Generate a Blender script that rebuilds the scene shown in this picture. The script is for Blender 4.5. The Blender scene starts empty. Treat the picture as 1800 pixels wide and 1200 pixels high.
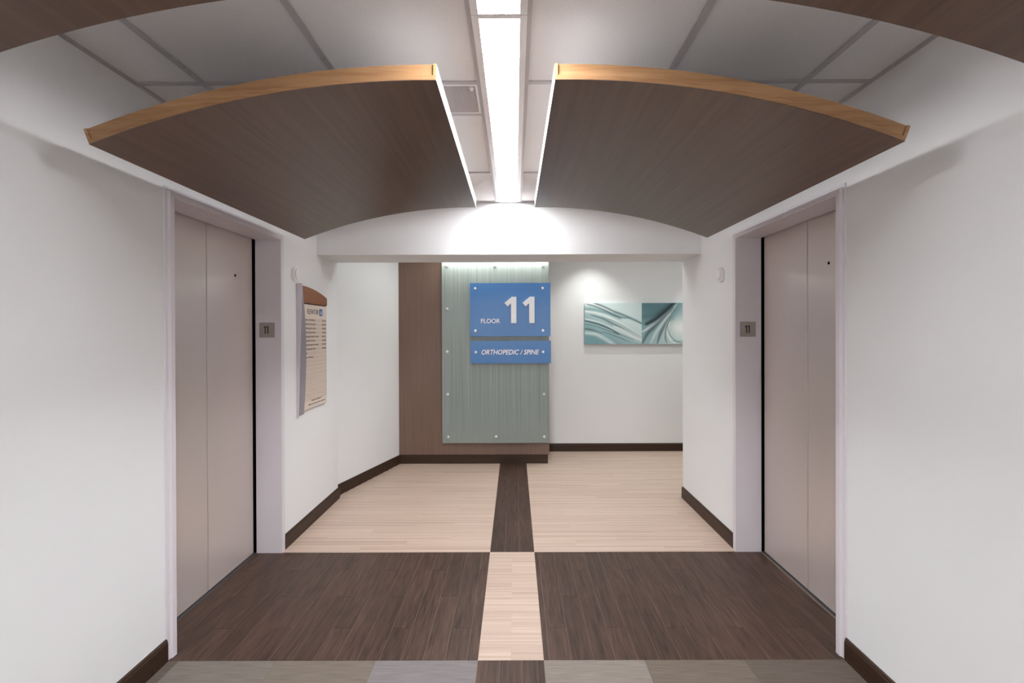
import bpy, bmesh, math, random
import numpy as np
from mathutils import Matrix, Vector

random.seed(11)
S = bpy.context.scene
COL = S.collection
PI = math.pi

# ------------------------------------------------------------------ camera
cam_d = bpy.data.cameras.new('camera')
cam = bpy.data.objects.new('camera', cam_d)
COL.objects.link(cam)
cam_d.sensor_fit = 'HORIZONTAL'
cam_d.sensor_width = 36.0
cam_d.lens = 17.8
cam_d.shift_x = -0.0022
cam_d.shift_y = -0.00784
cam_d.clip_start = 0.02
right = Vector((0.99999395, 0.00122838, -0.00325444))
fwd = Vector((-0.00124131, 0.99999134, -0.0039721))
up = right.cross(fwd)
cam.matrix_world = Matrix(((right.x, up.x, -fwd.x, 0), (right.y, up.y, -fwd.y, 0),
                           (right.z, up.z, -fwd.z, 1.52), (0, 0, 0, 1)))
S.camera = cam

# ------------------------------------------------------------------ world, exposure, lamps
w = bpy.data.worlds.new('world'); S.world = w; w.use_nodes = True
w.node_tree.nodes['Background'].inputs[0].default_value = (0.9, 0.9, 1.0, 1)
w.node_tree.nodes['Background'].inputs[1].default_value = 0.02
S.view_settings.view_transform = 'Standard'
S.view_settings.look = 'None'
S.view_settings.exposure = 1.92
S.view_settings.gamma = 1.0
S.view_settings.use_curve_mapping = False

LINEAR_STRENGTH = 15.5
NEAR_STRENGTH = 42.0
FAR_FILL_STRENGTH = 2.1
FILL_STRENGTH = 9.5


def spot(name, loc, target, watts, deg, blend, col, r=0.03):
    d = bpy.data.lights.new(name, 'SPOT')
    d.energy = watts; d.spot_size = math.radians(deg); d.spot_blend = blend
    d.color = col; d.shadow_soft_size = r
    o = bpy.data.objects.new(name, d); COL.objects.link(o)
    o.location = loc
    o.rotation_euler = (Vector(target) - Vector(loc)).to_track_quat('-Z', 'Y').to_euler()
    return o


spot('downlight_beam', (0.95, 6.02, 2.70), (0.95, 6.10, 0), 13, 92, 0.85, (0.96, 1.0, 0.97), 0.02)
spot('downlight_beam', (2.6, 6.02, 2.70), (2.6, 6.10, 0), 13, 92, 0.85, (0.96, 1.0, 0.97), 0.02)
# ------------------------------------------------------------------ materials
def srgb(r, g, b):
    f = lambda c: (c / 255 / 12.92) if c <= 10 else (((c / 255) + 0.055) / 1.055) ** 2.4
    return (f(r), f(g), f(b), 1)


def new_mat(name):
    m = bpy.data.materials.new(name); m.use_nodes = True
    nt = m.node_tree
    return m, nt, nt.nodes['Principled BSDF']


def plain(name, col, rough=0.5, metal=0.0, noise=0.0, nscale=60.0, bump=0.0, spec=0.5, stretch=(1, 1, 1)):
    m, nt, b = new_mat(name)
    b.inputs['Roughness'].default_value = rough
    b.inputs['Metallic'].default_value = metal
    b.inputs['Specular IOR Level'].default_value = spec
    b.inputs['Base Color'].default_value = col
    N = nt.nodes; L = nt.links
    if noise or bump:
        tc = N.new('ShaderNodeTexCoord'); mp = N.new('ShaderNodeMapping')
        mp.inputs['Scale'].default_value = stretch
        L.new(tc.outputs['Object'], mp.inputs['Vector'])
        nz = N.new('ShaderNodeTexNoise'); nz.inputs['Scale'].default_value = nscale
        nz.inputs['Detail'].default_value = 4
        L.new(mp.outputs[0], nz.inputs['Vector'])
        if noise:
            r = N.new('ShaderNodeValToRGB')
            c = col
            r.color_ramp.elements[0].position = 0.3; r.color_ramp.elements[1].position = 0.7
            r.color_ramp.elements[0].color = (c[0] * (1 - noise), c[1] * (1 - noise), c[2] * (1 - noise), 1)
            r.color_ramp.elements[1].color = (min(1, c[0] * (1 + noise)), min(1, c[1] * (1 + noise)), min(1, c[2] * (1 + noise)), 1)
            L.new(nz.outputs['Fac'], r.inputs[0]); L.new(r.outputs[0], b.inputs['Base Color'])
        if bump:
            bp = N.new('ShaderNodeBump'); bp.inputs['Strength'].default_value = bump
            bp.inputs['Distance'].default_value = 0.002
            L.new(nz.outputs['Fac'], bp.inputs['Height']); L.new(bp.outputs[0], b.inputs['Normal'])
    return m


def wood(name, dark, light, axis='Y', freq=30.0, along=1.2, rough=0.4, var=0.12, fine=0.35, rings=0.0, bump=0.05,
         lo=0.3, hi=0.72, spec=0.5):
    """grain streaks running along the given axis; every object gets its own stretch of grain"""
    m, nt, b = new_mat(name)
    N = nt.nodes; L = nt.links
    b.inputs['Roughness'].default_value = rough
    b.inputs['Specular IOR Level'].default_value = spec
    tc = N.new('ShaderNodeTexCoord'); oi = N.new('ShaderNodeObjectInfo')
    mul = N.new('ShaderNodeVectorMath'); mul.operation = 'SCALE'
    mul.inputs[0].default_value = (17.3, 11.7, 23.1)
    L.new(oi.outputs['Random'], mul.inputs['Scale'])
    add = N.new('ShaderNodeVectorMath'); add.operation = 'ADD'
    L.new(tc.outputs['Object'], add.inputs[0]); L.new(mul.outputs[0], add.inputs[1])
    sc = {'X': (along, freq, freq), 'Y': (freq, along, freq), 'Z': (freq, freq, along)}[axis]
    mp = N.new('ShaderNodeMapping'); mp.inputs['Scale'].default_value = sc
    L.new(add.outputs[0], mp.inputs['Vector'])
    n1 = N.new('ShaderNodeTexNoise'); n1.inputs['Scale'].default_value = 1.0
    n1.inputs['Detail'].default_value = 5; n1.inputs['Roughness'].default_value = 0.6
    n1.inputs['Distortion'].default_value = rings
    L.new(mp.outputs[0], n1.inputs['Vector'])
    n2 = N.new('ShaderNodeTexNoise'); n2.inputs['Scale'].default_value = 6.0
    n2.inputs['Detail'].default_value = 3
    L.new(mp.outputs[0], n2.inputs['Vector'])
    mx = N.new('ShaderNodeMix'); mx.data_type = 'FLOAT'; mx.inputs[0].default_value = fine
    L.new(n1.outputs['Fac'], mx.inputs[2]); L.new(n2.outputs['Fac'], mx.inputs[3])
    r = N.new('ShaderNodeValToRGB')
    r.color_ramp.elements[0].position = lo; r.color_ramp.elements[0].color = dark
    r.color_ramp.elements[1].position = hi; r.color_ramp.elements[1].color = light
    L.new(mx.outputs[0], r.inputs[0])
    hs = N.new('ShaderNodeHueSaturation')
    mr = N.new('ShaderNodeMapRange'); mr.inputs['To Min'].default_value = 1 - var
    mr.inputs['To Max'].default_value = 1 + var
    L.new(oi.outputs['Random'], mr.inputs['Value']); L.new(mr.outputs[0], hs.inputs['Value'])
    L.new(r.outputs[0], hs.inputs['Color']); L.new(hs.outputs[0], b.inputs['Base Color'])
    bp = N.new('ShaderNodeBump'); bp.inputs['Strength'].default_value = bump
    bp.inputs['Distance'].default_value = 0.001
    L.new(mx.outputs[0], bp.inputs['Height']); L.new(bp.outputs[0], b.inputs['Normal'])
    return m


def emit(name, col, strength):
    m = bpy.data.materials.new(name); m.use_nodes = True
    nt = m.node_tree; nt.nodes.clear()
    e = nt.nodes.new('ShaderNodeEmission'); o = nt.nodes.new('ShaderNodeOutputMaterial')
    e.inputs[0].default_value = col; e.inputs[1].default_value = strength
    nt.links.new(e.outputs[0], o.inputs[0])
    return m


def carpet(name, c1, c2):
    m, nt, b = new_mat(name); N = nt.nodes; L = nt.links
    b.inputs['Roughness'].default_value = 0.95; b.inputs['Specular IOR Level'].default_value = 0.1
    tc = N.new('ShaderNodeTexCoord'); mp = N.new('ShaderNodeMapping')
    mp.inputs['Scale'].default_value = (8, 260, 1)
    L.new(tc.outputs['Object'], mp.inputs['Vector'])
    n = N.new('ShaderNodeTexNoise'); n.inputs['Scale'].default_value = 1; n.inputs['Detail'].default_value = 3
    L.new(mp.outputs[0], n.inputs['Vector'])
    r = N.new('ShaderNodeValToRGB'); r.color_ramp.elements[0].color = c1; r.color_ramp.elements[1].color = c2
    r.color_ramp.elements[0].position = 0.35; r.color_ramp.elements[1].position = 0.65
    L.new(n.outputs['Fac'], r.inputs[0]); L.new(r.outputs[0], b.inputs['Base Color'])
    bp = N.new('ShaderNodeBump'); bp.inputs['Strength'].default_value = 0.4; bp.inputs['Distance'].default_value = 0.002
    L.new(n.outputs['Fac'], bp.inputs['Height']); L.new(bp.outputs[0], b.inputs['Normal'])
    return m


def reeded_glass():
    m, nt, b = new_mat('reeded_glass'); N = nt.nodes; L = nt.links
    b.inputs['Roughness'].default_value = 0.16
    b.inputs['Transmission Weight'].default_value = 0.18
    b.inputs['IOR'].default_value = 1.5
    tc = N.new('ShaderNodeTexCoord'); mp = N.new('ShaderNodeMapping')
    mp.inputs['Scale'].default_value = (180, 1, 0.7)
    L.new(tc.outputs['Object'], mp.inputs['Vector'])
    n = N.new('ShaderNodeTexNoise'); n.inputs['Scale'].default_value = 1.0; n.inputs['Detail'].default_value = 4
    L.new(mp.outputs[0], n.inputs['Vector'])
    r = N.new('ShaderNodeValToRGB')
    r.color_ramp.elements[0].position = 0.3; r.color_ramp.elements[0].color = srgb(134, 142, 138)
    r.color_ramp.elements[1].position = 0.72; r.color_ramp.elements[1].color = srgb(168, 177, 172)
    L.new(n.outputs['Fac'], r.inputs[0]); L.new(r.outputs[0], b.inputs['Base Color'])
    bp = N.new('ShaderNodeBump'); bp.inputs['Strength'].default_value = 0.55; bp.inputs['Distance'].default_value = 0.004
    L.new(n.outputs['Fac'], bp.inputs['Height']); L.new(bp.outputs[0], b.inputs['Normal'])
    return m


M = {}
M['wall'] = plain('wall_paint', (0.79, 0.782, 0.778, 1), 0.75, noise=0.006, nscale=3, spec=0.25)
M['tile'] = plain('mineral_tile', (0.77, 0.74, 0.735, 1), 0.9, noise=0.03, nscale=120, bump=0.15, spec=0.1)
M['tbar'] = plain('grid_metal', (0.47, 0.44, 0.45, 1), 0.5)
M['white_metal'] = plain('white_enamel', (0.82, 0.80, 0.81, 1), 0.35)
M['frame'] = plain('lilac_grey_enamel', srgb(218, 211, 215), 0.38, noise=0.01, nscale=8)
M['door'] = plain('taupe_satin_steel', srgb(203, 190, 184), 0.34, metal=0.25, noise=0.012, nscale=3, stretch=(1, 1, 0.2))
M['black'] = plain('black_shadow_gap', (0.004, 0.003, 0.003, 1), 0.9, spec=0.0)
M['sill'] = plain('sill_aluminium', srgb(140, 138, 140), 0.35, metal=0.8)
M['base'] = wood('baseboard_wood', srgb(44, 29, 20), srgb(68, 48, 35), 'Y', 60, 2, 0.45, 0.02, spec=.3)
M['baseX'] = wood('baseboard_wood_cross', srgb(44, 29, 20), srgb(68, 48, 35), 'X', 60, 2, 0.45, 0.02, spec=.3)
M['dark'] = wood('dark_plank', srgb(44, 29, 23), srgb(92, 69, 57), 'Y', 17, 1.2, 0.42, 0.10, 0.45, 2.4, 0.3, lo=.34, hi=.68, spec=.32)
M['light'] = wood('pale_plank', srgb(172, 147, 130), srgb(207, 184, 167), 'X', 48, 0.5, 0.45, 0.012, 0.30, 0.0, 0.05, lo=.34, hi=.62)
M['walnut'] = wood('walnut_laminate', srgb(82, 59, 45), srgb(108, 83, 66), 'Y', 45, 0.7, 0.33, 0.0, 0.35, 0.0, 0.03)
M['oak'] = wood('honey_oak', srgb(134, 98, 66), srgb(178, 138, 100), 'X', 34, 1.5, 0.24, 0.0, 0.35, 0.0, 0.03)
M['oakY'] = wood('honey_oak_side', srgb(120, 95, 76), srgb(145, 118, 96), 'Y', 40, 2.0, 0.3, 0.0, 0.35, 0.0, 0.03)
M['topsheet'] = plain('primed_board', (0.33, 0.32, 0.31, 1), 0.8)
M['panel'] = wood('wall_veneer', srgb(106, 83, 71), srgb(128, 102, 89), 'Z', 70, 0.8, 0.36, 0.0, 0.4, 0.0, 0.03)
M['glass'] = reeded_glass()
M['chrome'] = plain('brushed_steel', srgb(215, 213, 210), 0.28, metal=0.9)
M['blue'] = plain('blue_acrylic', srgb(66, 118, 176), 0.18, noise=0.02, nscale=6)
M['letter'] = plain('white_letter', (0.85, 0.82, 0.83, 1), 0.4)
M['plate'] = plain('brushed_plate', srgb(150, 142, 136), 0.35, metal=0.7, noise=0.06, nscale=12)
M['ink'] = plain('black_ink', (0.012, 0.01, 0.01, 1), 0.5)
M['textink'] = plain('brown_ink', srgb(70, 58, 50), 0.5)
M['silver'] = plain('silver_enamel', srgb(160, 155, 158), 0.35, metal=0.4)
M['fin'] = plain('lit_side_lilac', srgb(205, 196, 205), 0.4)  # lit left face of the directory edge, painted paler than the front
M['beige'] = plain('beige_insert', srgb(222, 206, 192), 0.5)
M['beige2'] = plain('beige_ridge', srgb(208, 191, 177), 0.5)
M['cap'] = wood('cherry_cap', srgb(124, 72, 36), srgb(150, 92, 50), 'Y', 60, 3, 0.4, 0.0)
M['signblue'] = plain('sign_blue', srgb(44, 84, 160), 0.4)
M['plastic'] = plain('white_plastic', (0.8, 0.77, 0.77, 1), 0.35)
M['grout'] = plain('floor_bed', srgb(140, 118, 104), 0.8)
M['lens'] = emit('lit_diffuser', (0.94, 0.962, 1.0, 1), LINEAR_STRENGTH)
M['lens_near'] = emit('lit_diffuser_near', (0.94, 0.962, 1.0, 1), NEAR_STRENGTH)
M['lens3'] = emit('lit_fill', (0.94, 0.962, 1.0, 1), FILL_STRENGTH)
M['lens2'] = emit('lit_far_fill', (0.93, 1.0, 1.0, 1), FAR_FILL_STRENGTH)
M['bulb'] = emit('lit_lamp', (1.0, 1.0, 0.95, 1), 9)
M['cable'] = plain('steel_cable', srgb(150, 146, 146), 0.4, metal=0.8)

# ------------------------------------------------------------------ helpers
ORG = {}


def empty(name, loc, kind=None, label=None, cat=None, group=None):
    o = bpy.data.objects.new(name, None); COL.objects.link(o)
    o.location = loc; o.empty_display_size = 0.1; ORG[o.name] = Vector(loc)
    tag(o, label, cat, group, kind)
    return o


def tag(o, label=None, cat=None, group=None, kind=None):
    if label: o['label'] = label
    if cat: o['category'] = cat
    if group: o['group'] = group
    if kind: o['kind'] = kind
    return o


def link(name, verts, faces, mat, parent=None, kind=None, label=None, origin=None, smooth=False):
    """verts in world coordinates; the object's origin goes to `origin` or to its parent's origin"""
    org = Vector(origin) if origin is not None else (ORG[parent.name] if parent else Vector((0, 0, 0)))
    me = bpy.data.meshes.new(name)
    me.from_pydata([tuple(Vector(v) - org) for v in verts], [], faces)
    bm = bmesh.new(); bm.from_mesh(me)
    bmesh.ops.recalc_face_normals(bm, faces=bm.faces); bm.to_mesh(me); bm.free()
    if smooth:
        for p in me.polygons: p.use_smooth = True
        try: me.set_sharp_from_angle(angle=math.radians(32))
        except Exception: pass
    me.materials.append(mat)
    o = bpy.data.objects.new(name, me); COL.objects.link(o)
    if parent:
        o.parent = parent; o.location = org - ORG[parent.name]
    else:
        o.location = org
    ORG[o.name] = org
    tag(o, label, None, None, kind)
    return o


class B:
    """collects boxes, rings and prisms into one vertex list"""
    def __init__(s): s.v = []; s.f = []

    def box(s, x0, x1, y0, y1, z0, z1):
        n = len(s.v)
        s.v += [(x, y, z) for z in (z0, z1) for y in (y0, y1) for x in (x0, x1)]
        s.f += [[n + i for i in q] for q in ((0, 1, 3, 2), (4, 5, 7, 6), (0, 1, 5, 4), (2, 3, 7, 6), (0, 2, 6, 4), (1, 3, 7, 5))]
        return s

    def prism(s, pts, axis, a, b):
        """pts: 2-D outline in the two axes other than `axis`, extruded from a to b"""
        n = len(s.v); k = len(pts)
        def P(p, t): return {'X': (t, p[0], p[1]), 'Y': (p[0], t, p[1]), 'Z': (p[0], p[1], t)}[axis]
        s.v += [P(p, a) for p in pts] + [P(p, b) for p in pts]
        s.f += [[n + i for i in range(k)], [n + k + i for i in range(k)]]
        s.f += [[n + i, n + (i + 1) % k, n + k + (i + 1) % k, n + k + i] for i in range(k)]
        return s

    def lathe(s, c, axis, prof, n=20):
        """prof: list of (radius, offset along axis) around centre c; closed at both ends"""
        base = len(s.v)
        for r, t in prof:
            for i in range(n):
                a = 2 * PI * i / n; u, w_ = r * math.cos(a), r * math.sin(a)
                d = {'X': (t, u, w_), 'Y': (u, t, w_), 'Z': (u, w_, t)}[axis]
                s.v.append((c[0] + d[0], c[1] + d[1], c[2] + d[2]))
        for j in range(len(prof) - 1):
            for i in range(n):
                a = base + j * n + i; b_ = base + j * n + (i + 1) % n
                s.f.append([a, b_, b_ + n, a + n])
        s.f.append([base + i for i in range(n)])
        e = base + (len(prof) - 1) * n
        s.f.append([e + i for i in range(n)])
        return s

    def go(s, name, mat, parent=None, **k): return link(name, s.v, s.f, mat, parent, **k)


def box(name, x0, x1, y0, y1, z0, z1, mat, parent=None, **k):
    return B().box(x0, x1, y0, y1, z0, z1).go(name, mat, parent, **k)


def text_mesh(body, shear=0.0, offset=0.0, align='LEFT', spacing=1.0):
    cu = bpy.data.curves.new('lettering', 'FONT')
    cu.body = body; cu.size = 1; cu.shear = shear; cu.offset = offset; cu.align_x = align
    cu.space_character = spacing; cu.resolution_u = 4
    to = bpy.data.objects.new('lettering_source', cu); COL.objects.link(to)
    bpy.context.view_layer.update()
    dg = bpy.context.evaluated_depsgraph_get()
    me = bpy.data.meshes.new_from_object(to.evaluated_get(dg))
    COL.objects.unlink(to); bpy.data.objects.remove(to); bpy.data.curves.remove(cu)
    vs = [(v.co.x, v.co.y) for v in me.vertices]; fs = [list(p.vertices) for p in me.polygons]
    bpy.data.meshes.remove(me)
    return vs, fs


def solid_text(body, box4, plane, depth, **k):
    """letters filling box4=(a0,a1,z0,z1); plane 'Y' faces -Y, plane 'X' faces +X; returns verts, faces"""
    pl, pos = plane
    vs, fs = text_mesh(body, **k)
    xs = [v[0] for v in vs]; ys = [v[1] for v in vs]
    ax, bx_, ay, by = min(xs), max(xs), min(ys), max(ys)
    a0, a1, z0, z1 = box4
    out = []
    for dpt in (0, depth):
        for x, y in vs:
            u = a0 + (x - ax) / (bx_ - ax) * (a1 - a0); z = z0 + (y - ay) / (by - ay) * (z1 - z0)
            out.append((u, pos - dpt, z) if pl == 'Y' else (pos + dpt, u, z))
    n = len(vs)
    F = [f[:] for f in fs] + [[i + n for i in f][::-1] for f in fs]
    cnt = {}
    for f in fs:
        for i in range(len(f)):
            a, b_ = f[i], f[(i + 1) % len(f)]
            cnt.setdefault((min(a, b_), max(a, b_)), []).append((a, b_))
    for e, l in cnt.items():
        if len(l) == 1:
            a, b_ = l[0]; F.append([a, b_, b_ + n, a + n])
    return out, F


# ------------------------------------------------------------------ main dimensions
XL, XR = -1.6212, 1.5291        # elevator walls
DL, DR = -1.795, 1.703          # elevator door faces
Y0, Y1 = 2.392, 3.478           # door opening
ZT = 2.155                      # top of the opening
YN, YF = 2.336, 3.485           # edges of the dark floor field
YS, YC = 4.15, 4.617            # header front, end of the elevator walls
YB, YW = 5.83, 6.414            # veneer wall face, back wall face
HC = 2.578                      # ceiling
YK = -3.2                       # wall behind the camera
A0 = (-1.679, 4.617); A1 = (-1.323, 5.887)   # angled wall

# ------------------------------------------------------------------ floor
floor = box('floor', -1.95, 4.2, YK, YW + .2, -0.06, -0.0012, M['grout'], kind='structure', origin=(0, 0, 0))
CACHE = {}


def piece(name, x0, x1, y0, y1, mat, gap=0.0007, z1=0.0, z0=-0.0012, parent=None, zb=None):
    x0 += gap; x1 -= gap; y0 += gap; y1 -= gap
    w_, l_ = round(x1 - x0, 4), round(y1 - y0, 4)
    if w_ <= 0.003 or l_ <= 0.003: return
    key = (name, w_, l_, mat.name)
    if key not in CACHE:
        me = bpy.data.meshes.new(name)
        h = z1 - z0; e = 0.0004
        v = [(0, 0, 0), (w_, 0, 0), (w_, l_, 0), (0, l_, 0), (0, 0, h - e), (w_, 0, h - e), (w_, l_, h - e), (0, l_, h - e),
             (e, e, h), (w_ - e, e, h), (w_ - e, l_ - e, h), (e, l_ - e, h)]
        f = [(3, 2, 1, 0)] + [(i, (i + 1) % 4, (i + 1) % 4 + 4, i + 4) for i in range(4)] + \
            [(i + 4, (i + 1) % 4 + 4, (i + 1) % 4 + 8, i + 8) for i in range(4)] + [(8, 9, 10, 11)]
        me.from_pydata(v, [], f); me.materials.append(mat); CACHE[key] = me
    o = bpy.data.objects.new(name, CACHE[key]); COL.objects.link(o)
    p = parent or floor
    o.parent = p; o.location = Vector((x0, y0, z0)) - ORG[p.name]
    return o


SL, SR = -0.176, 0.129          # centre strip
# dark field, planks running away from the camera
JO = [2.592, 2.902, 3.225]
xr = [SR, .157]
while xr[-1] < DR - .03: xr.append(min(xr[-1] + .1018, DR - .012))
xl = [SL, -.228]
while xl[-1] > DL + .03: xl.append(max(xl[-1] - .1018, DL + .012))
# in front of the far and near jambs the field stops at the walls
def clipped(xs, shift):
    for i in range(len(xs) - 1):
        a, b_ = min(xs[i], xs[i + 1]), max(xs[i], xs[i + 1])
        j = JO[(i + shift) % 3]
        spans = [(a, b_, YN, YF)]
        if b_ > XR + .002: spans = [(max(a, XR), b_, Y0, Y1)] + ([(a, XR, YN, YF)] if a < XR - .002 else [])
        if a < XL - .002: spans = [(a, min(b_, XL), Y0, Y1)] + ([(XL, b_, YN, YF)] if b_ > XL + .002 else [])
        for a_, bb_, ya, yb in spans:
            for c0, c1 in ((ya, j), (j, yb)):
                piece('plank', a_, bb_, c0, c1, M['dark'], gap=.0003 if len(spans) > 1 else .0007)
clipped(xr, 2); clipped(xl, 2)
# centre strip: dark - pale - dark
for k in range(3):
    a = SL + (SR - SL) / 3 * k; b_ = SL + (SR - SL) / 3 * (k + 1)
    for c0, c1 in ((YF, YF + .914 - .3 * k), (YF + .914 - .3 * k, YF + 1.83 - .3 * k), (YF + 1.83 - .3 * k, YB + .02)):
        piece('plank', a, b_, c0, min(c1, YB + .02), M['dark'])
    c = YN
    for ln in (.6 + .2 * k, .914, .914, .914, .914, .914):
        piece('plank', a, b_, max(c - ln, YK), c, M['dark']); c -= ln
        if c <= YK: break
n = 11; hgt = (YF - YN) / n
for i in range(n):
    y = YN + i * hgt
    if i % 3 == 1:
        piece('plank', SL, SR, y, y + hgt, M['light'], gap=.00012)
    else:
        piece('plank', SL, -.023, y, y + hgt, M['light'], gap=.00012); piece('plank', -.023, SR, y, y + hgt, M['light'], gap=.00012)
# pale fields, planks running across
def pale(xa, xb, ya, yb, anchor):
    k = 0; y = ya
    while y < yb - .005:
        y2 = min(y + .1016, yb)
        # left and right limits of this course
        la, rb = xa, xb
        if la < -1:
            t = ((y + y2) / 2 - A0[1]) / (A1[1] - A0[1])
            la = XL if y2 <= YC else A0[0] + (A1[0] - A0[0]) * max(t, 0) + .012
            if y < YC < y2: la = XL
        if rb > 1 and y2 <= YC + .02: rb = min(rb, XR)
        x = anchor + (k % 3) * .3048 - .914 * 8
        while x < rb:
            a, b_ = max(x, la), min(x + .914, rb)
            if b_ - a > .01: piece('plank', a, b_, y, y2, M['light'], gap=.00012)
            x += .914
        y = y2; k += 1
pale(-1.7, SL, YF, YB + .01, SL)
pale(SR, 3.4, YF, YW, SR)
# carpet tiles in the foreground
CARP = [carpet('carpet_' + n_, srgb(*[q * .86 for q in a]), srgb(*[q * .86 for q in b_])) for n_, a, b_ in (
    ('warm_grey', (128, 119, 110), (150, 141, 132)), ('olive_tan', (128, 117, 105), (150, 138, 126)),
    ('lavender_grey', (138, 130, 128), (160, 152, 151)), ('tan_grey', (144, 134, 124), (166, 156, 146)),
    ('olive_brown', (120, 108, 97), (140, 127, 115)), ('brown_grey', (108, 97, 88), (126, 114, 104)))]
lx = [XL, -1.561, -1.105, -.648, SL]; rx = [SR, .594, 1.056, XR]
for row in range(13):
    y1 = YN - row * .457; y0 = max(y1 - .457, YK)
    if y0 >= y1: break
    for i in range(4): piece('carpet_tile', lx[i], lx[i + 1], y0, y1, CARP[[5, 0, 1, 2][i] if row == 0 else random.randrange(6)], gap=.0002)
    for i in range(3): piece('carpet_tile', rx[i], rx[i + 1], y0, y1, CARP[[3, 4, 5][i] if row == 0 else random.randrange(6)], gap=.0002)

# ------------------------------------------------------------------ walls
def wall_side(name, xa, xb):
    b_ = B()
    b_.box(xa, xb, YK, Y0 - .028, 0 if 1 else 0, HC)
    b_.box(xa, xb, Y1 + .028, YC, 0, HC)
    b_.box(xa, xb, Y0 - .028, Y1 + .028, ZT + .028, HC)
    return b_.go(name, M['wall'], kind='structure', origin=(xa, 0, 0))
wall_side('wall_left', XL - .3, XL)
wall_side('wall_right', XR, XR + .3)
d = Vector((A1[0] - A0[0], A1[1] - A0[1])).normalized(); nrm = Vector((-d.y, d.x))
E1 = (A0[0] + d.x * 1.9, A0[1] + d.y * 1.9)
B().prism([A0, E1, (E1[0] + nrm.x * .12, E1[1] + nrm.y * .12), (A0[0] + nrm.x * .12, A0[1] + nrm.y * .12)], 'Z', 0, 2.75).go(
    'wall_angled', M['wall'], kind='structure', origin=(A0[0], A0[1], 0))
box('wall_back', .30, 4.2, YW, YW + .12, 0, 2.75, M['wall'], kind='structure', origin=(2, YW, 0))
box('wall_corridor', XR + .3, 4.2, YC - .12, YC, 0, 2.75, M['wall'], kind='structure', origin=(2, YC, 0))
box('wall_corridor_end', 4.2, 4.32, YC, YW, 0, 2.75, M['wall'], kind='structure', origin=(4.2, 5, 0))
box('wall_front', -1.95, 1.85, YK - .12, YK, 0, HC, M['wall'], kind='structure', origin=(0, YK, 0))
box('wall_header', XL, XR, YS, YC, 2.151, 2.75, M['wall'], kind='structure', origin=(0, YS, 2.151))

# baseboards: two-step profile
def baseboard(name, p, q, side, mat):
    """p->q along the wall at floor level; side = unit vector into the room"""
    p = Vector(p); q = Vector(q); s_ = Vector(side)
    prof = [(0, 0), (.013, 0), (.013, .085), (.010, .090), (.010, .096), (.006, .101), (0, .101)]
    v = []; f = []
    for e in (p, q):
        for t, z in prof: v.append((e.x + s_.x * t, e.y + s_.y * t, z))
    k = len(prof)
    f.append(list(range(k))); f.append([k + i for i in range(k)])
    for i in range(k): f.append([i, (i + 1) % k, k + (i + 1) % k, k + i])
    return link(name, v, f, mat, kind='structure', origin=(p.x, p.y, 0))
baseboard('baseboard_left', (XL, YK), (XL, Y0 - .057), (1, 0), M['base'])
baseboard('baseboard_left', (XL, Y1 + .057), (XL, YC + .012), (1, 0), M['base'])
baseboard('baseboard_right', (XR, YK), (XR, Y0 - .057), (-1, 0), M['base'])
baseboard('baseboard_right', (XR, Y1 + .057), (XR, YC), (-1, 0), M['base'])
baseboard('baseboard_angled', (A0[0], A0[1]), (A1[0] - .016, A1[1] - .057), (d.y, -d.x), M['base'])
baseboard('baseboard_back', (.39, YW), (4.2, YW), (0, -1), M['baseX'])
baseboard('baseboard_corridor', (XR, YC), (4.2, YC), (0, 1), M['baseX'])
baseboard('baseboard_front', (XL, YK), (XR, YK), (0, 1), M['baseX'])

# ------------------------------------------------------------------ lobby ceiling
ceil = box('ceiling', -1.95, 1.85, YK - .1, YC, HC + .03, HC + .08, M['tbar'], kind='structure', origin=(0, 0, HC))
LX0, LX1 = -.143, .045          # light slot
gx = [XL, -1.326, -.735, LX0, LX1, .637, 1.240, XR]
gy = [YS, 3.392, 2.163, .944, -.275, -1.494, -2.713, YK]
for c in range(len(gx) - 1):
    if c == 3: continue
    for r_ in range(len(gy) - 1):
        x0, x1, y1, y0 = gx[c], gx[c + 1], gy[r_], gy[r_ + 1]
        if c == 2 and r_ == 1: y0 = 2.477
        t = piece('ceiling_tile', x0, x1, y0, y1, M['tile'], gap=.001, z1=HC + .022, z0=HC + .006, parent=ceil)
for k, x in enumerate(gx):
    if k in (3, 4): x += -.008 if k == 3 else .008
    hw = .008 if k in (3, 4) else (.012)
    x0, x1 = x - hw, x + hw
    if k == 0: x0, x1 = XL, XL + .02
    if k == 7: x0, x1 = XR - .02, XR
    box('wall_angle' if k in (0, 7) else 'grid_bar', x0, x1, YK, YS, HC - .001, HC + .007, M['tbar'], ceil)
for y in gy[1:-1]:
    for c in range(7):
        if c == 3: continue
        a, b_ = gx[c] + .012, gx[c + 1] - .012
        if c == 0: a = XL + .02
        if c == 6: b_ = XR - .02
        if c == 2: b_ = gx[3] - .016
        if c == 4: a = gx[4] + .016
        box('grid_bar', a, b_, y - .012, y + .012, HC, HC + .007, M['tbar'], ceil)
box('grid_bar', gx[2] + .012, gx[3] - .016, 2.465, 2.489, HC, HC + .007, M['tbar'], ceil)
for a, b_ in ((XL + .02, LX0), (LX1, XR - .02)):
    box('wall_angle', a, b_, YS - .02, YS, HC - .0005, HC + .006, M['tbar'], ceil)
# far ceiling behind the header
fc = box('ceiling', -1.95, 4.32, YC - .12, YW + .2, 2.75, 2.80, M['wall'], kind='structure', origin=(1, 5.5, 2.75))

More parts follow.
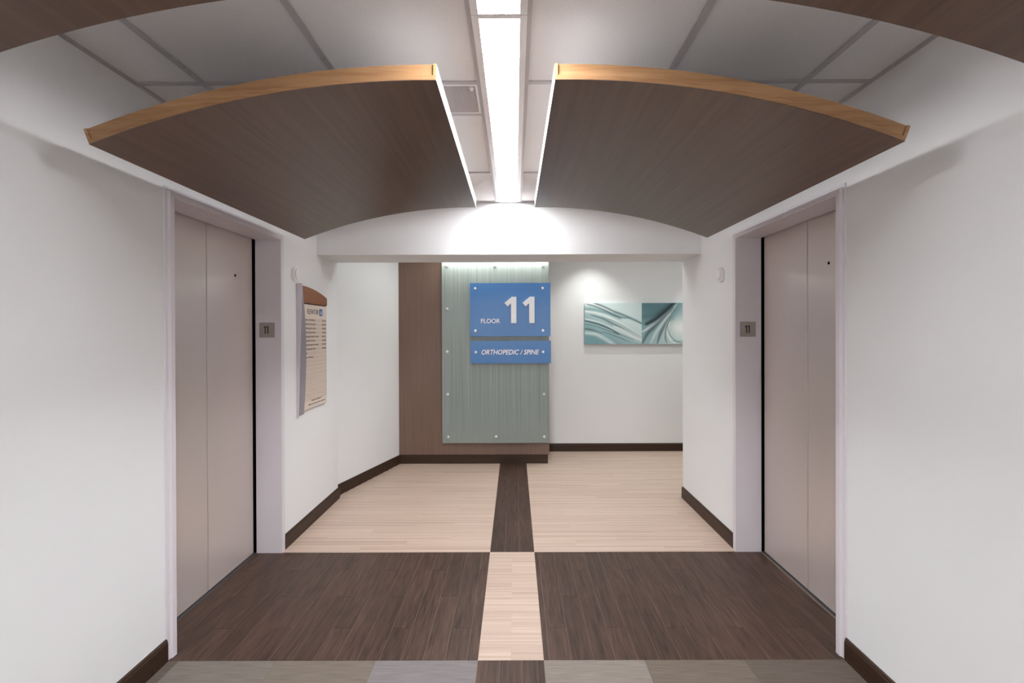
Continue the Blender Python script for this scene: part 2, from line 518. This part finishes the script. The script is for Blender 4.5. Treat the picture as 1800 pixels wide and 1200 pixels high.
# ------------------------------------------------------------------ elevators
def elevator(n_, xw, xd, s):
    """s = +1 when the lobby lies towards +X of this wall"""
    rt = empty('door_%d' % n_, (xw, (Y0 + Y1) / 2, 0), kind='structure')
    dep = abs(xd - xw) - .012
    prof = [(0, -dep), (0, .014), (.003, .017), (.030, .017), (.040, .009), (.057, .009), (.057, 0), (.028, 0), (.028, -dep)]
    v = []; f = []; k = len(prof)
    for node in range(4):
        for u, p in prof:
            top = u * .79
            y = Y0 - u if node < 2 else Y1 + u
            z = 0.0 if node in (0, 3) else ZT + top
            v.append((xw + s * p, y, z))
    for a in range(3):
        for i in range(k):
            j = (i + 1) % k
            f.append([a * k + i, a * k + j, (a + 1) * k + j, (a + 1) * k + i])
    f.append(list(range(k))); f.append([3 * k + i for i in range(k)])
    link('door_frame', v, f, M['frame'], rt)
    seam = 2.949
    X = lambda a, b_: (min(a, b_), max(a, b_))
    for j, (a, b_) in enumerate(((Y0 - .02, seam - .003), (seam + .003, Y1 - .017))):
        x0, x1 = X(xd, xd - s * .03)
        bb = B()
        e = .003
        bb.prism([(xd - s * .03, a), (xd - s * e, a), (xd, a + e), (xd, b_ - e), (xd - s * e, b_), (xd - s * .03, b_)], 'Z', .012, ZT + .02)
        p = bb.go('door_panel', M['door'], rt)
        if (s > 0 and j == 1) or (s < 0 and j == 0):
            yy = 3.25 if s > 0 else 2.748
            B().lathe((xd, yy, 1.885), 'X', [(.0085, -s * .001), (.0085, s * .0015), (.006, s * .002)], 14).go('keyhole', M['black'], p, label='small round black keyhole')
    x0, x1 = X(xd - s * .034, xd - s * .05)
    u0, u1 = X(xd + s * .0115, xd - s * .034)
    B().box(x0, x1, Y0 - .02, Y1 + .02, 0, ZT + .02).box(u0, u1, Y1, Y1 + .0275, 0, ZT + .0275).box(
        u0, u1, Y0 - .0275, Y0 - .021, 0, ZT + .0275).go('hoistway_backing', M['black'], rt)
    x0, x1 = X(xd + s * .011, xd - s * .034)
    B().box(x0, x1, Y0, Y1, -.003, .003).go('sill', M['sill'], rt)
    # blank wall behind the shaft so no light leaks
    x0, x1 = X(xd - s * .06, xw - s * .3)
    box('shaft_wall', x0, x1, Y0 - .028, Y1 + .028, -.003, ZT + .028, M['black'], rt)
    return rt


elevator(1, XL, DL, 1)
elevator(2, XR, DR, -1)


def jamb_plate(x0, x1, z0, z1, label):
    y = Y1
    rt = empty('floor_plate', ((x0 + x1) / 2, y, z0), label=label, cat='sign', group='floor number plates on the elevator jambs')
    box('plate', x0, x1, y - .004, y, z0, z1, M['plate'], rt)
    w_ = x1 - x0; h = z1 - z0
    bb = B()
    for fx in (.405, .575):
        cx = x0 + w_ * fx; t = .0033
        za, zb_ = z0 + h * .25, z0 + h * .77
        bb.prism([(cx - t, za), (cx + t, za), (cx + t, zb_), (cx - .2 * t, zb_), (cx - 3.4 * t, zb_ - .009), (cx - 2.6 * t, zb_ - .013), (cx - t, zb_ - .008)], 'Y', y - .006, y - .004)
    bb.go('numeral', M['ink'], rt, label='raised black number 11')


jamb_plate(-1.755, -1.652, 1.484, 1.586, 'square steel plate reading 11 on the jamb of the left elevator')
jamb_plate(1.546, 1.652, 1.479, 1.581, 'square steel plate reading 11 on the jamb of the right elevator')


def detector(x, y, z, s, label):
    rt = empty('wall_sensor', (x, y, z), label=label, cat='sensor', group='round wall sensors beside the elevators')
    B().lathe((x, y, z), 'X', [(.054, 0), (.054, s * .018), (.050, s * .022), (.03, s * .022)], 28).go('base_ring', M['plastic'], rt, smooth=True)
    B().lathe((x, y, z), 'X', [(.040, s * .022), (.039, s * .029), (.034, s * .033), (.016, s * .034)], 28).go('dome', M['plastic'], rt, smooth=True)


detector(XL, 3.72, 1.947, 1, 'round white sensor on the left wall just above the elevator directory')
detector(XR, 3.74, 1.932, -1, 'round white sensor alone on the right wall beside the right elevator')

# ------------------------------------------------------------------ canopies (curved wood clouds)
T = .056
def arc_solid(cx, cz, r0, r1, t0, t1, y0, y1, n_=36):
    v = []; f = []
    for i in range(n_ + 1):
        t = t0 + (t1 - t0) * i / n_
        for r_, y in ((r0, y0), (r0, y1), (r1, y1), (r1, y0)):
            v.append((cx + r_ * math.sin(t), y, cz + r_ * math.cos(t)))
    for i in range(n_):
        a = i * 4
        for j in range(4):
            f.append([a + j, a + (j + 1) % 4, a + 4 + (j + 1) % 4, a + 4 + j])
    f.append([0, 1, 2, 3]); e = n_ * 4; f.append([e, e + 1, e + 2, e + 3])
    return v, f


def canopy(side, xi, xo, y0, y1, label, hang):
    apex = xi + side * -0.05 if False else xi - side * (-.0)
    # underside arc: level at the inner edge, falling to the outer edge
    ax = xi + side * .05
    zi = 2.366; dz = .212; dx = abs(xo - ax)
    ax = xi - side * -.0
    dx = abs(xo - ax) - .03
    ax = xi + side * .03
    R = (dx * dx + dz * dz) / (2 * dz)
    cz = zi - R
    ti = math.asin((xi - ax) / R); to = math.asin((xo - ax) / R)
    rt = empty('wood_canopy', ((xi + xo) / 2, (y0 + y1) / 2, 2.15), label=label, cat='canopy', group='curved wood ceiling canopies')
    L_ = lambda nm, r0, r1, a, b_, ya, yb, m, **k: link(nm, *arc_solid(ax, cz, r0, r1, a, b_, ya, yb), m, rt, smooth=True, **k)
    sg = 1 if to > ti else -1
    e1 = sg * .011 / R
    # underside sheet (slightly inside the edging)
    L_('soffit_panel', R, R + .0022, ti, to, y0, y1, M['walnut'])
    for ya, yb, nm in ((y0, y0 + .012, 'front'), (y1 - .012, y1, 'rear')):
        L_('edge_strip', R + .0022, R + .0175, ti, to, ya, yb, M['oak'])
        ins = .006
        yy = (ya + ins, yb) if nm == 'front' else (ya, yb - ins)
        L_('fascia', R + .0205, R + T, ti + e1, to - e1, yy[0], yy[1], M['oak'])
        for a, b_ in ((ti, ti + e1 * .93), (to - e1 * .93, to)):
            v, f = arc_solid(ax, cz, R + .0175, R + T, a, b_, ya, yb, 1)
            link('end_cap', v, f, M['oak'], rt)
    for a, b_ in ((ti, ti + e1 * .8), (to - e1 * .8, to)):
        v, f = arc_solid(ax, cz, R + .0022, R + T, a, b_, y0 + .012, y1 - .012, 1)
        link('side_strip', v, f, M['oakY'], rt)
    L_('top_panel', R + T - .008, R + T - .001, ti + e1 * .8, to - e1 * .8, y0 + .012, y1 - .012, M['topsheet'])
    for hx, hy in hang:
        zt = cz + math.sqrt((R + T - .002) ** 2 - (hx - ax) ** 2)
        B().lathe((hx, hy, 0), 'Z', [(.002, zt + .0005), (.002, HC)], 8).go('hanger_cable', M['cable'], rt)
        B().lathe((hx, hy, 0), 'Z', [(.007, HC - .012), (.007, HC)], 10).go('hanger_cap', M['white_metal'], rt)
    return rt


FY0, FY1 = 1.707, 3.455
canopy(-1, -.262, -1.432, FY0, FY1, 'curved wood canopy with a lit oak edge hanging in front of the left elevator',
       [(-1.326, 2.45), (-.45, 2.35), (-1.326, 3.2), (-.45, 3.2)])
canopy(1, .138, 1.313, FY0, FY1, 'curved wood canopy with a lit oak edge hanging in front of the right elevator',
       [(1.240, 2.45), (.33, 2.35), (1.240, 3.2), (.33, 3.2)])
NY0, NY1 = -.50, 1.25
canopy(-1, -.262, -1.432, NY0, NY1, 'dark wood canopy underside cut off by the upper left corner of the photo',
       [(-1.326, -.2), (-.45, -.2), (-1.326, 1.0), (-.45, 1.0)])
canopy(1, .138, 1.313, NY0, NY1, 'dark wood canopy underside cut off by the upper right corner of the photo',
       [(1.240, -.2), (.33, -.2), (1.240, 1.0), (.33, 1.0)])

# ------------------------------------------------------------------ linear light
def linear(y0, y1, label, mat='lens'):
    rt = empty('linear_light', ((LX0 + LX1) / 2, (y0 + y1) / 2, HC), label=label, cat='ceiling light', group='linear ceiling lights')
    a0, a1 = -.118, .020
    bb = B()
    bb.box(LX0, a0, y0, y1, HC - .006, HC + .03); bb.box(a1, LX1, y0, y1, HC - .006, HC + .03)
    bb.box(a0, a1, y0, y1, HC + .015, HC + .02)
    bb.box(a0, a1, y0, y0 + .018, HC - .006, HC + .03); bb.box(a0, a1, y1 - .006, y1, HC - .006, HC + .03)
    bb.go('housing', M['white_metal'], rt)
    box('diffuser', a0 + .0005, a1 - .0005, y0 + .0185, y1 - .0065, HC + .008, HC + .014, M[mat], rt, label='glowing white lens')


linear(1.690, 4.12, 'long glowing white strip light running between the two curved canopies')
linear(1.34, 1.688, 'short strip light whose lit end meets the top edge of the photo', 'lens_near')
box('ceiling_tile', LX0 - .001, LX1 + .001, YK, 1.339, HC + .006, HC + .022, M['tile'], ceil)

# return air grille with its small round sensor
gr = empty('air_grille', (-.44, 2.32, HC), label='grey perforated air grille in the ceiling left of the strip light', cat='vent')
gx0, gx1, gy0, gy1 = gx[2] + .012, LX0 - .016, 2.176, 2.464
bb = B()
for (a, b_, c, e) in ((gx0, gx1, gy0, gy0 + .012), (gx0, gx1, gy1 - .008, gy1), (gx0, gx0 + .01, gy0 + .012, gy1 - .008), (gx1 - .01, gx1, gy0 + .012, gy1 - .008)):
    bb.box(a, b_, c, e, HC + .001, HC + .006)
bb.go('grille_frame', M['white_metal'], gr)
bb = B()
x = gx0 + .014
while x < gx1 - .012:
    bb.box(x, x + .0022, gy0 + .012, gy1 - .008, HC + .002, HC + .010); x += .0075
y = gy0 + .018
while y < gy1 - .010:
    bb.box(gx0 + .01, gx1 - .01, y, y + .0022, HC + .0025, HC + .010); y += .0075
bb.go('grille_core', plain('grille_grey', srgb(205, 196, 197), 0.5), gr, kind='stuff')
box('grille_plenum', gx0 + .01, gx1 - .01, gy0 + .012, gy1 - .008, HC + .0105, HC + .02, plain('plenum_grey', srgb(120, 112, 114), 0.9), gr)
sp = B().lathe((-.185, 2.205, HC), 'Z', [(.010, .003), (.011, -.003), (.008, -.006), (.004, -.012)], 16).go('sprinkler', M['white_metal'], None, origin=(-.185, 2.205, HC), smooth=True)
tag(sp, 'tiny round white sprinkler at the corner of the grey air grille', 'sprinkler')

# ------------------------------------------------------------------ veneer feature wall
fw = empty('veneer_wall_panel', (-.47, YB, 0), label='brown wood veneer wall section behind the glass panel and blue signs', cat='wall panel')
box('veneer', -1.338, .392, YB, YW, .103, 2.75, M['panel'], fw)
box('plinth', -1.345, .376, YB - .004, YW, 0, .101, M['baseX'], fw, label='dark brown plinth')

# reeded glass panel
GY = 5.775
gp = empty('glass_panel', (-.22, GY, .248), label='tall frosted green-grey reeded glass panel on steel standoffs against the veneer', cat='glass panel')
B().prism([(-.832, .248), (.386, .248), (.386, 2.41), (-.832, 2.41)], 'Y', GY, GY + .012).go('glass_sheet', M['glass'], gp)
def standoff(x, z, ya, yb, parent, r=.016, nm='standoff'):
    return B().lathe((x, 0, z), 'Y', [(r * .7, yb), (r * .7, ya), (r, ya), (r, ya - .007), (r * .8, ya - .009)], 16).go(nm, M['chrome'], parent, smooth=True)
for x, z in ((-.776, 2.263), (-.226, 2.263), (.326, 2.263), (-.773, 1.778), (-.773, 1.291), (-.770, .805), (-.766, .318),
             (-.218, .317), (.333, .316), (.331, .803), (.329, 1.291), (.327, 1.778)):
    standoff(x, z, GY, YB, gp, .0165)

# blue signs
SY = 5.745
s1 = empty('floor_sign', (-.05, SY, 1.465), label='large blue acrylic sign reading FLOOR 11', cat='sign')
box('sign_plate', -.508, .404, SY - .008, SY, 1.465, 2.069, M['blue'], s1)
for x, z in ((-.449, 2.008), (.316, 2.010), (.318, 1.530), (-.446, 1.530)): standoff(x, z, SY - .008, GY, s1, .0145)
one = [(1, 0), (1, 1), (.62, 1), (0, .77), (.25, .63), (.55, .755), (.55, 0)]
for x0 in (-.117, .088):
    B().prism([(x0 + p[0] * .135, 1.614 + p[1] * .298) for p in one], 'Y', SY - .020, SY - .008).go('numeral', M['letter'], s1, label='raised white numeral 1')
v, f = solid_text('FLOOR', (-.384, -.167, 1.614, 1.665), ('Y', SY - .008), .006, offset=.016)
link('lettering', v, f, M['letter'], s1, label='raised white word FLOOR')
s2 = empty('department_sign', (-.05, SY, 1.157), label='narrow blue acrylic sign reading ORTHOPEDIC / SPINE below the big one', cat='sign')
box('sign_plate', -.503, .408, SY - .008, SY, 1.159, 1.414, M['blue'], s2)
for x in (-.442, .319): standoff(x, 1.287, SY - .008, GY, s2, .0145)
v, f = solid_text('ORTHOPEDIC / SPINE', (-.379, .275, 1.258, 1.314), ('Y', SY - .008), .006, shear=.22, offset=.016)
link('lettering', v, f, M['letter'], s2, label='raised white italic words ORTHOPEDIC / SPINE')

# ------------------------------------------------------------------ wall art: two joined canvases of teal flowing bands
def art_mesh(name, x0, x1, z0, z1, y0, y1, parent, base, strokes, nx=150, nz=110):
    U, V = np.meshgrid(np.linspace(0, 1, nx), np.linspace(0, 1, nz))
    C = base(U, V)
    asp = (x1 - x0) / (z1 - z0)
    for pts, wd, col, amt, fade in strokes:
        P = np.array(pts, float)
        # smooth the polyline
        t = np.linspace(0, len(P) - 1, 40); i = np.clip(t.astype(int), 0, len(P) - 2); fr = (t - i)[:, None]
        p0 = P[np.clip(i - 1, 0, len(P) - 1)]; p1 = P[i]; p2 = P[i + 1]; p3 = P[np.clip(i + 2, 0, len(P) - 1)]
        Q = .5 * ((2 * p1) + (-p0 + p2) * fr + (2 * p0 - 5 * p1 + 4 * p2 - p3) * fr ** 2 + (-p0 + 3 * p1 - 3 * p2 + p3) * fr ** 3)
        best = np.full(U.shape, 9.0); side = np.zeros(U.shape); along = np.zeros(U.shape)
        for k in range(len(Q) - 1):
            ax_, ay = Q[k, 0] * asp, Q[k, 1]; dx, dy = (Q[k + 1, 0] - Q[k, 0]) * asp, Q[k + 1, 1] - Q[k, 1]
            L2 = dx * dx + dy * dy + 1e-12
            s = np.clip(((U * asp - ax_) * dx + (V - ay) * dy) / L2, 0, 1)
            ex, ey = U * asp - ax_ - s * dx, V - ay - s * dy
            dd = np.hypot(ex, ey); m_ = dd < best
            best = np.where(m_, dd, best); side = np.where(m_, np.sign(dx * ey - dy * ex), side); along = np.where(m_, (k + s) / 39, along)
        ww = np.where(side > 0, wd[0], wd[1]) * (1 - fade * np.abs(along * 2 - 1) ** 2)
        a = amt * np.exp(-(best / np.maximum(ww, 1e-4)) ** 2)
        C = C * (1 - a[..., None]) + np.array(col[:3]) * a[..., None]
    v = [(x0 + (x1 - x0) * u, y0, z1 - (z1 - z0) * q) for q in np.linspace(0, 1, nz) for u in np.linspace(0, 1, nx)]
    f = [(j * nx + i, (j + 1) * nx + i, (j + 1) * nx + i + 1, j * nx + i + 1) for j in range(nz - 1) for i in range(nx - 1)]
    n_ = len(v); v += [(x0, y1, z1), (x1, y1, z1), (x1, y1, z0), (x0, y1, z0)]
    TL, TR, BR, BL = 0, nx - 1, nz * nx - 1, (nz - 1) * nx
    f += [(n_, n_ + 1, TR, TL), (BL, BR, n_ + 2, n_ + 3), (TL, BL, n_ + 3, n_), (n_ + 1, n_ + 2, BR, TR), (n_ + 3, n_ + 2, n_ + 1, n_)]
    org = ORG[parent.name]
    me = bpy.data.meshes.new(name); me.from_pydata([tuple(Vector(q) - org) for q in v], [], f)
    ca = me.color_attributes.new('print', 'FLOAT_COLOR', 'POINT')
    cols = np.ones((len(v), 4)); cols[:n_, :3] = C.reshape(-1, 3); cols[n_:, :3] = C.mean((0, 1))
    ca.data.foreach_set('color', cols.ravel())
    m, nt, b_ = new_mat('printed_canvas'); b_.inputs['Roughness'].default_value = .45
    at = nt.nodes.new('ShaderNodeVertexColor'); at.layer_name = 'print'
    nt.links.new(at.outputs[0], b_.inputs['Base Color'])
    me.materials.append(m)
    o = bpy.data.objects.new(name, me); COL.objects.link(o); o.parent = parent; ORG[o.name] = org
    return o


def mixc(a, b_, t): return np.array(a[:3]) * (1 - t[..., None]) + np.array(b_[:3]) * t[..., None]
PALE = srgb(212, 228, 226); TEAL = srgb(118, 158, 163); DEEP = srgb(46, 80, 90); INK = srgb(12, 28, 36); WHITE = srgb(240, 243, 240); MID = srgb(150, 184, 188)
art = empty('wall_art', (1.6, YW, 1.357), label='wide teal abstract print of flowing bands on the back wall', cat='picture')
def baseL(U, V):
    t = np.clip(1.15 * (V * .85 - U * .75 + .28), 0, 1); t = t * t * (3 - 2 * t)
    return mixc(PALE, TEAL, t)
SLs = [
    ([(0, .02), (.12, .0), (.3, .10), (.5, .2)], (.05, .04), WHITE, .75, 0),
    ([(.0, .14), (.2, .17), (.45, .27), (.62, .36)], (.06, .05), TEAL, .8, .3),
    ([(.03, .02), (.2, .09), (.38, .2), (.6, .34), (.8, .37)], (.022, .03), DEEP, .75, .6),
    ([(.15, -.01), (.33, .09), (.5, .2), (.72, .32), (1.02, .52)], (.016, .03), DEEP, .85, .0),
    ([(.5, .22), (.7, .33), (.85, .4), (1.0, .5)], (.03, .02), TEAL, .6, .4),
    ([(0, .2), (.2, .24), (.42, .34), (.62, .5), (.85, .7), (1.02, .88)], (.02, .03), WHITE, .8, 0),
    ([(.1, .28), (.3, .36), (.5, .5), (.72, .66), (1.02, .94)], (.045, .02), DEEP, .7, .7),
    ([(.3, .34), (.55, .46), (.8, .66), (1.02, .86)], (.025, .012), TEAL, .7, .4),
    ([(.5, .56), (.7, .68), (.85, .8), (1.0, .92)], (.03, .03), WHITE, .75, .5),
    ([(0, .38), (.25, .47), (.5, .62), (.75, .77), (1, .92)], (.012, .014), WHITE, .85, 0),
    ([(0, .43), (.25, .52), (.42, .62), (.6, .76)], (.03, .03), DEEP, .85, .5),
    ([(0, .5), (.2, .56), (.42, .68), (.6, .76), (.85, .9)], (.013, .018), INK, .55, .5),
    ([(0, .47), (.25, .56), (.5, .7)], (.008, .008), PALE, .7, .2),
    ([(0, .56), (.25, .66), (.5, .79), (.8, .93), (1, 1)], (.035, .02), MID, .7, 0),
    ([(.3, .7), (.55, .82), (.8, .97)], (.012, .03), DEEP, .5, .6),
    ([(0, .63), (.12, .66), (.3, .75)], (.012, .035), INK, .6, .5),
    ([(.0, .72), (.2, .76), (.36, .88), (.52, 1.02)], (.05, .05), PALE, .85, .2),
    ([(.0, .95), (.2, 1.0), (.3, 1.0)], (.12, .12), TEAL, .6, 0),
]
def baseR(U, V):
    t = np.clip(1.2 - V * .5 - U * .9 + .05, 0, 1)
    return mixc(PALE, TEAL, t)
SRs = [
    ([(0, .1), (.25, .1), (.5, .05)], (.25, .25), srgb(84, 122, 130), .8, 0),
    ([(-.02, .34), (.2, .3), (.42, .12), (.55, 0)], (.08, .08), srgb(70, 106, 114), .6, 0),
    ([(.08, .52), (.24, .4), (.42, .2), (.6, -.04)], (.045, .075), INK, .95, .35),
    ([(-.02, .72), (.15, .58), (.32, .42), (.5, .2), (.62, .02)], (.05, .035), WHITE, .75, .8),
    ([(.0, 1.02), (.1, .75), (.28, .5), (.44, .28), (.56, .1)], (.05, .06), DEEP, .8, .8),
    ([(.14, 1.02), (.24, .72), (.38, .46), (.5, .24)], (.05, .03), PALE, .8, .8),
    ([(.26, 1.02), (.32, .75), (.41, .5), (.5, .3)], (.05, .03), DEEP, .8, .9),
    ([(.31, 1.02), (.35, .8), (.41, .6)], (.007, .007), PALE, .7, .8),
    ([(.36, 1.02), (.385, .8), (.43, .55), (.5, .32)], (.01, .012), PALE, .8, .8),
    ([(.45, 1.02), (.405, .82), (.43, .58), (.52, .3), (.62, .08)], (.022, .012), DEEP, .85, .8),
    ([(.64, .6), (.8, .6), (1, .5)], (.22, .22), WHITE, .9, 0),
    ([(.6, 1.02), (.48, .88), (.44, .68), (.48, .46)], (.035, .008), WHITE, .9, .5),
    ([(.52, .34), (.455, .55), (.47, .72), (.54, .86), (.66, .97), (.8, 1.0)], (.009, .007), DEEP, .9, .2),
    ([(.55, .92), (.64, .94), (.76, .93), (1, .9)], (.03, .02), TEAL, .75, .3),
    ([(.66, .0), (.6, .2), (.54, .4)], (.09, .05), TEAL, .6, .4),
    ([(.72, .0), (.85, .15), (1, .2)], (.14, .14), TEAL, .6, .2),
]
art_mesh('canvas', .880, 1.5985, 1.357, 1.873, YW - .035, YW, art, baseL, SLs)
art_mesh('canvas', 1.5995, 2.318, 1.357, 1.873, YW - .035, YW, art, baseR, SRs)

# ------------------------------------------------------------------ elevator directory on the left wall
dr = empty('directory_sign', (XL, 4.03, .9), label='beige elevator directory sign with wood cap and curved silver edge on the left wall', cat='sign')
PX = XL + .020
box('panel', XL, PX, 3.79, 4.300, .925, 1.735, M['beige'], dr, label='beige panel of name strips')
rows = B()
z = 1.613; k = 0
RZ = []
while z > 1.0:
    rows.box(PX, PX + .0035, 3.80, 4.292, z - .0125, z + .0125); RZ.append(z); z -= .0322
rows.go('name_strips', M['beige2'], dr, kind='stuff')
cap = [(3.79, 1.742), (4.284, 1.742), (4.284, 1.803)] + [(4.284 - .494 * t, 1.803 + .066 * (1 - (1 - t) ** 2)) for t in (.15, .3, .45, .6, .75, .9, 1.0)]
B().prism(cap, 'X', XL, PX + .012).go('wood_cap', M['cap'], dr, label='brown wood cap with a curved top')
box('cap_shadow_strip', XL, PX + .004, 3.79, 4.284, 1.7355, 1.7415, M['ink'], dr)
v = []; f = []
ZC = [.905, 1.062, 1.276, 1.455, 1.60, 1.728, 1.879]; YCv = [3.796, 3.825, 3.844, 3.843, 3.830, 3.810, 3.778]
nrow = 25; fv = []
for i in range(nrow):
    t = i / (nrow - 1)
    zc = .905 + .974 * t
    yc = float(np.interp(zc, ZC, YCv))
    bx = -1.606 + .029 * t
    z2 = .895 + .988 * t
    v += [(XL, 3.756, z2), (bx, 3.754, z2), (PX + .016, yc, zc), (XL, yc + .002, zc)]
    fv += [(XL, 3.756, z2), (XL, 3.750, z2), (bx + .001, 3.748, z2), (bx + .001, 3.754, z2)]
for i in range(nrow - 1):
    for j in range(4):
        f.append([i * 4 + j, i * 4 + (j + 1) % 4, i * 4 + 4 + (j + 1) % 4, i * 4 + 4 + j])
f.append([0, 1, 2, 3]); e = (nrow - 1) * 4; f.append([e, e + 1, e + 2, e + 3])
link('silver_edge', v, f, M['silver'], dr, label='curved silver metal edge')
link('lit_side_fin', fv, f, M['fin'], dr, label='side fin tapering to a point, painted pale lilac as if lit')
v, f = solid_text('ELEVATOR', (3.905, 4.125, 1.662, 1.700), ('X', PX), .001, offset=.0)
link('heading', v, f, M['ink'], dr, label='black word ELEVATOR')
bg = box('letter_badge', PX, PX + .002, 4.148, 4.208, 1.652, 1.708, M['signblue'], dr, label='blue square with a white A')
v, f = solid_text('A', (4.162, 4.194, 1.662, 1.698), ('X', PX + .002), .001, offset=.02)
link('letter', v, f, M['letter'], bg)
items = [('Labor & Delivery', '201-220'), ('Medical Surgical', '301-330'), ('Orthopedic Spine', '401-420'), ('Orthopedic Spine', '421-450'),
         ('Outpatient Surgery Center', '501-517'), ('Medical Surgical', '601-620'), ('Medical Surgical Telemetry', '701-740'),
         ('Orthopedic Spine', '801-820'), ('Lobby', None), ('Main Parking', None)]
wid = [.20, .21, .21, .21, .27, .20, .27, .21, .06, .17]
def line(body, q4, x):
    v, f = solid_text(body, q4, ('X', x), .0006, offset=.02)
    link('lettering', v, f, M['textink'], dr)
for (a, b_), z, wd_ in zip(items, RZ, wid):
    y0 = 3.85 if a not in ('Lobby', 'Main Parking') else 3.835
    line(a, (y0, y0 + wd_, z - .007, z + .007), PX + .0035)
    if b_: line(b_, (4.195, 4.275, z - .0065, z + .0065), PX + .0035)
line('You are on floor 11', (3.98, 4.18, .977, .988), PX)
line('Please see the front desk for assistance', (3.92, 4.26, .950, .960), PX)

# ------------------------------------------------------------------ added fill lights, and lamps hidden above the header
def fill_light(x, y, wx, wy, z, label, mat='lens2'):
    rt = empty('added_fill_light', (x, y, z), label=label, cat='ceiling light')
    bb = B(); e = .02
    for q in ((x - wx, x + wx, y - wy, y - wy + e), (x - wx, x + wx, y + wy - e, y + wy), (x - wx, x - wx + e, y - wy + e, y + wy - e), (x + wx - e, x + wx, y - wy + e, y + wy - e)):
        bb.box(*q, z - .012, z)
    bb.go('frame', M['white_metal'], rt)
    box('diffuser', x - wx + e, x + wx - e, y - wy + e, y + wy - e, z - .008, z - .001, M[mat], rt)
fill_light(-.90, -2.1, .29, .6, HC, 'added long fill light in the ceiling behind the camera at left', 'lens3')  # unseen lamps added behind the camera for ambient light
fill_light(.85, -2.1, .29, .6, HC, 'added long fill light in the ceiling behind the camera at right', 'lens3')
wr = empty('wall_washer', (-.22, 5.71, 2.35), label='slim light bar shining down on the top of the glass panel', cat='wall light')
box('housing', -.86, .41, 5.69, YB, 2.412, 2.44, M['white_metal'], wr)
box('housing_front', -.86, .41, 5.69, 5.755, 2.36, 2.412, M['white_metal'], wr)
box('diffuser', -.84, .39, 5.70, 5.745, 2.352, 2.36, M['bulb'], wr)
fill_light(-.55, 5.1, .3, .3, 2.75, 'added square fill light before the veneer wall')  # unseen lamps added as general light for the far room
fill_light(1.0, 5.1, .3, .3, 2.75, 'added square fill light before the wall art')
fill_light(2.8, 5.3, .3, .3, 2.75, 'added square fill light down the side corridor')
for x, y, lb in ((.95, 6.02, 'round downlight above the wall art'), (2.6, 6.02, 'round downlight farther down the back wall')):
    o = B().lathe((x, y, 2.75), 'Z', [(.07, 0), (.07, -.004), (.055, -.006), (.045, .001)], 24).go('downlight', M['white_metal'], None, origin=(x, y, 2.75))
    tag(o, lb, 'ceiling light')
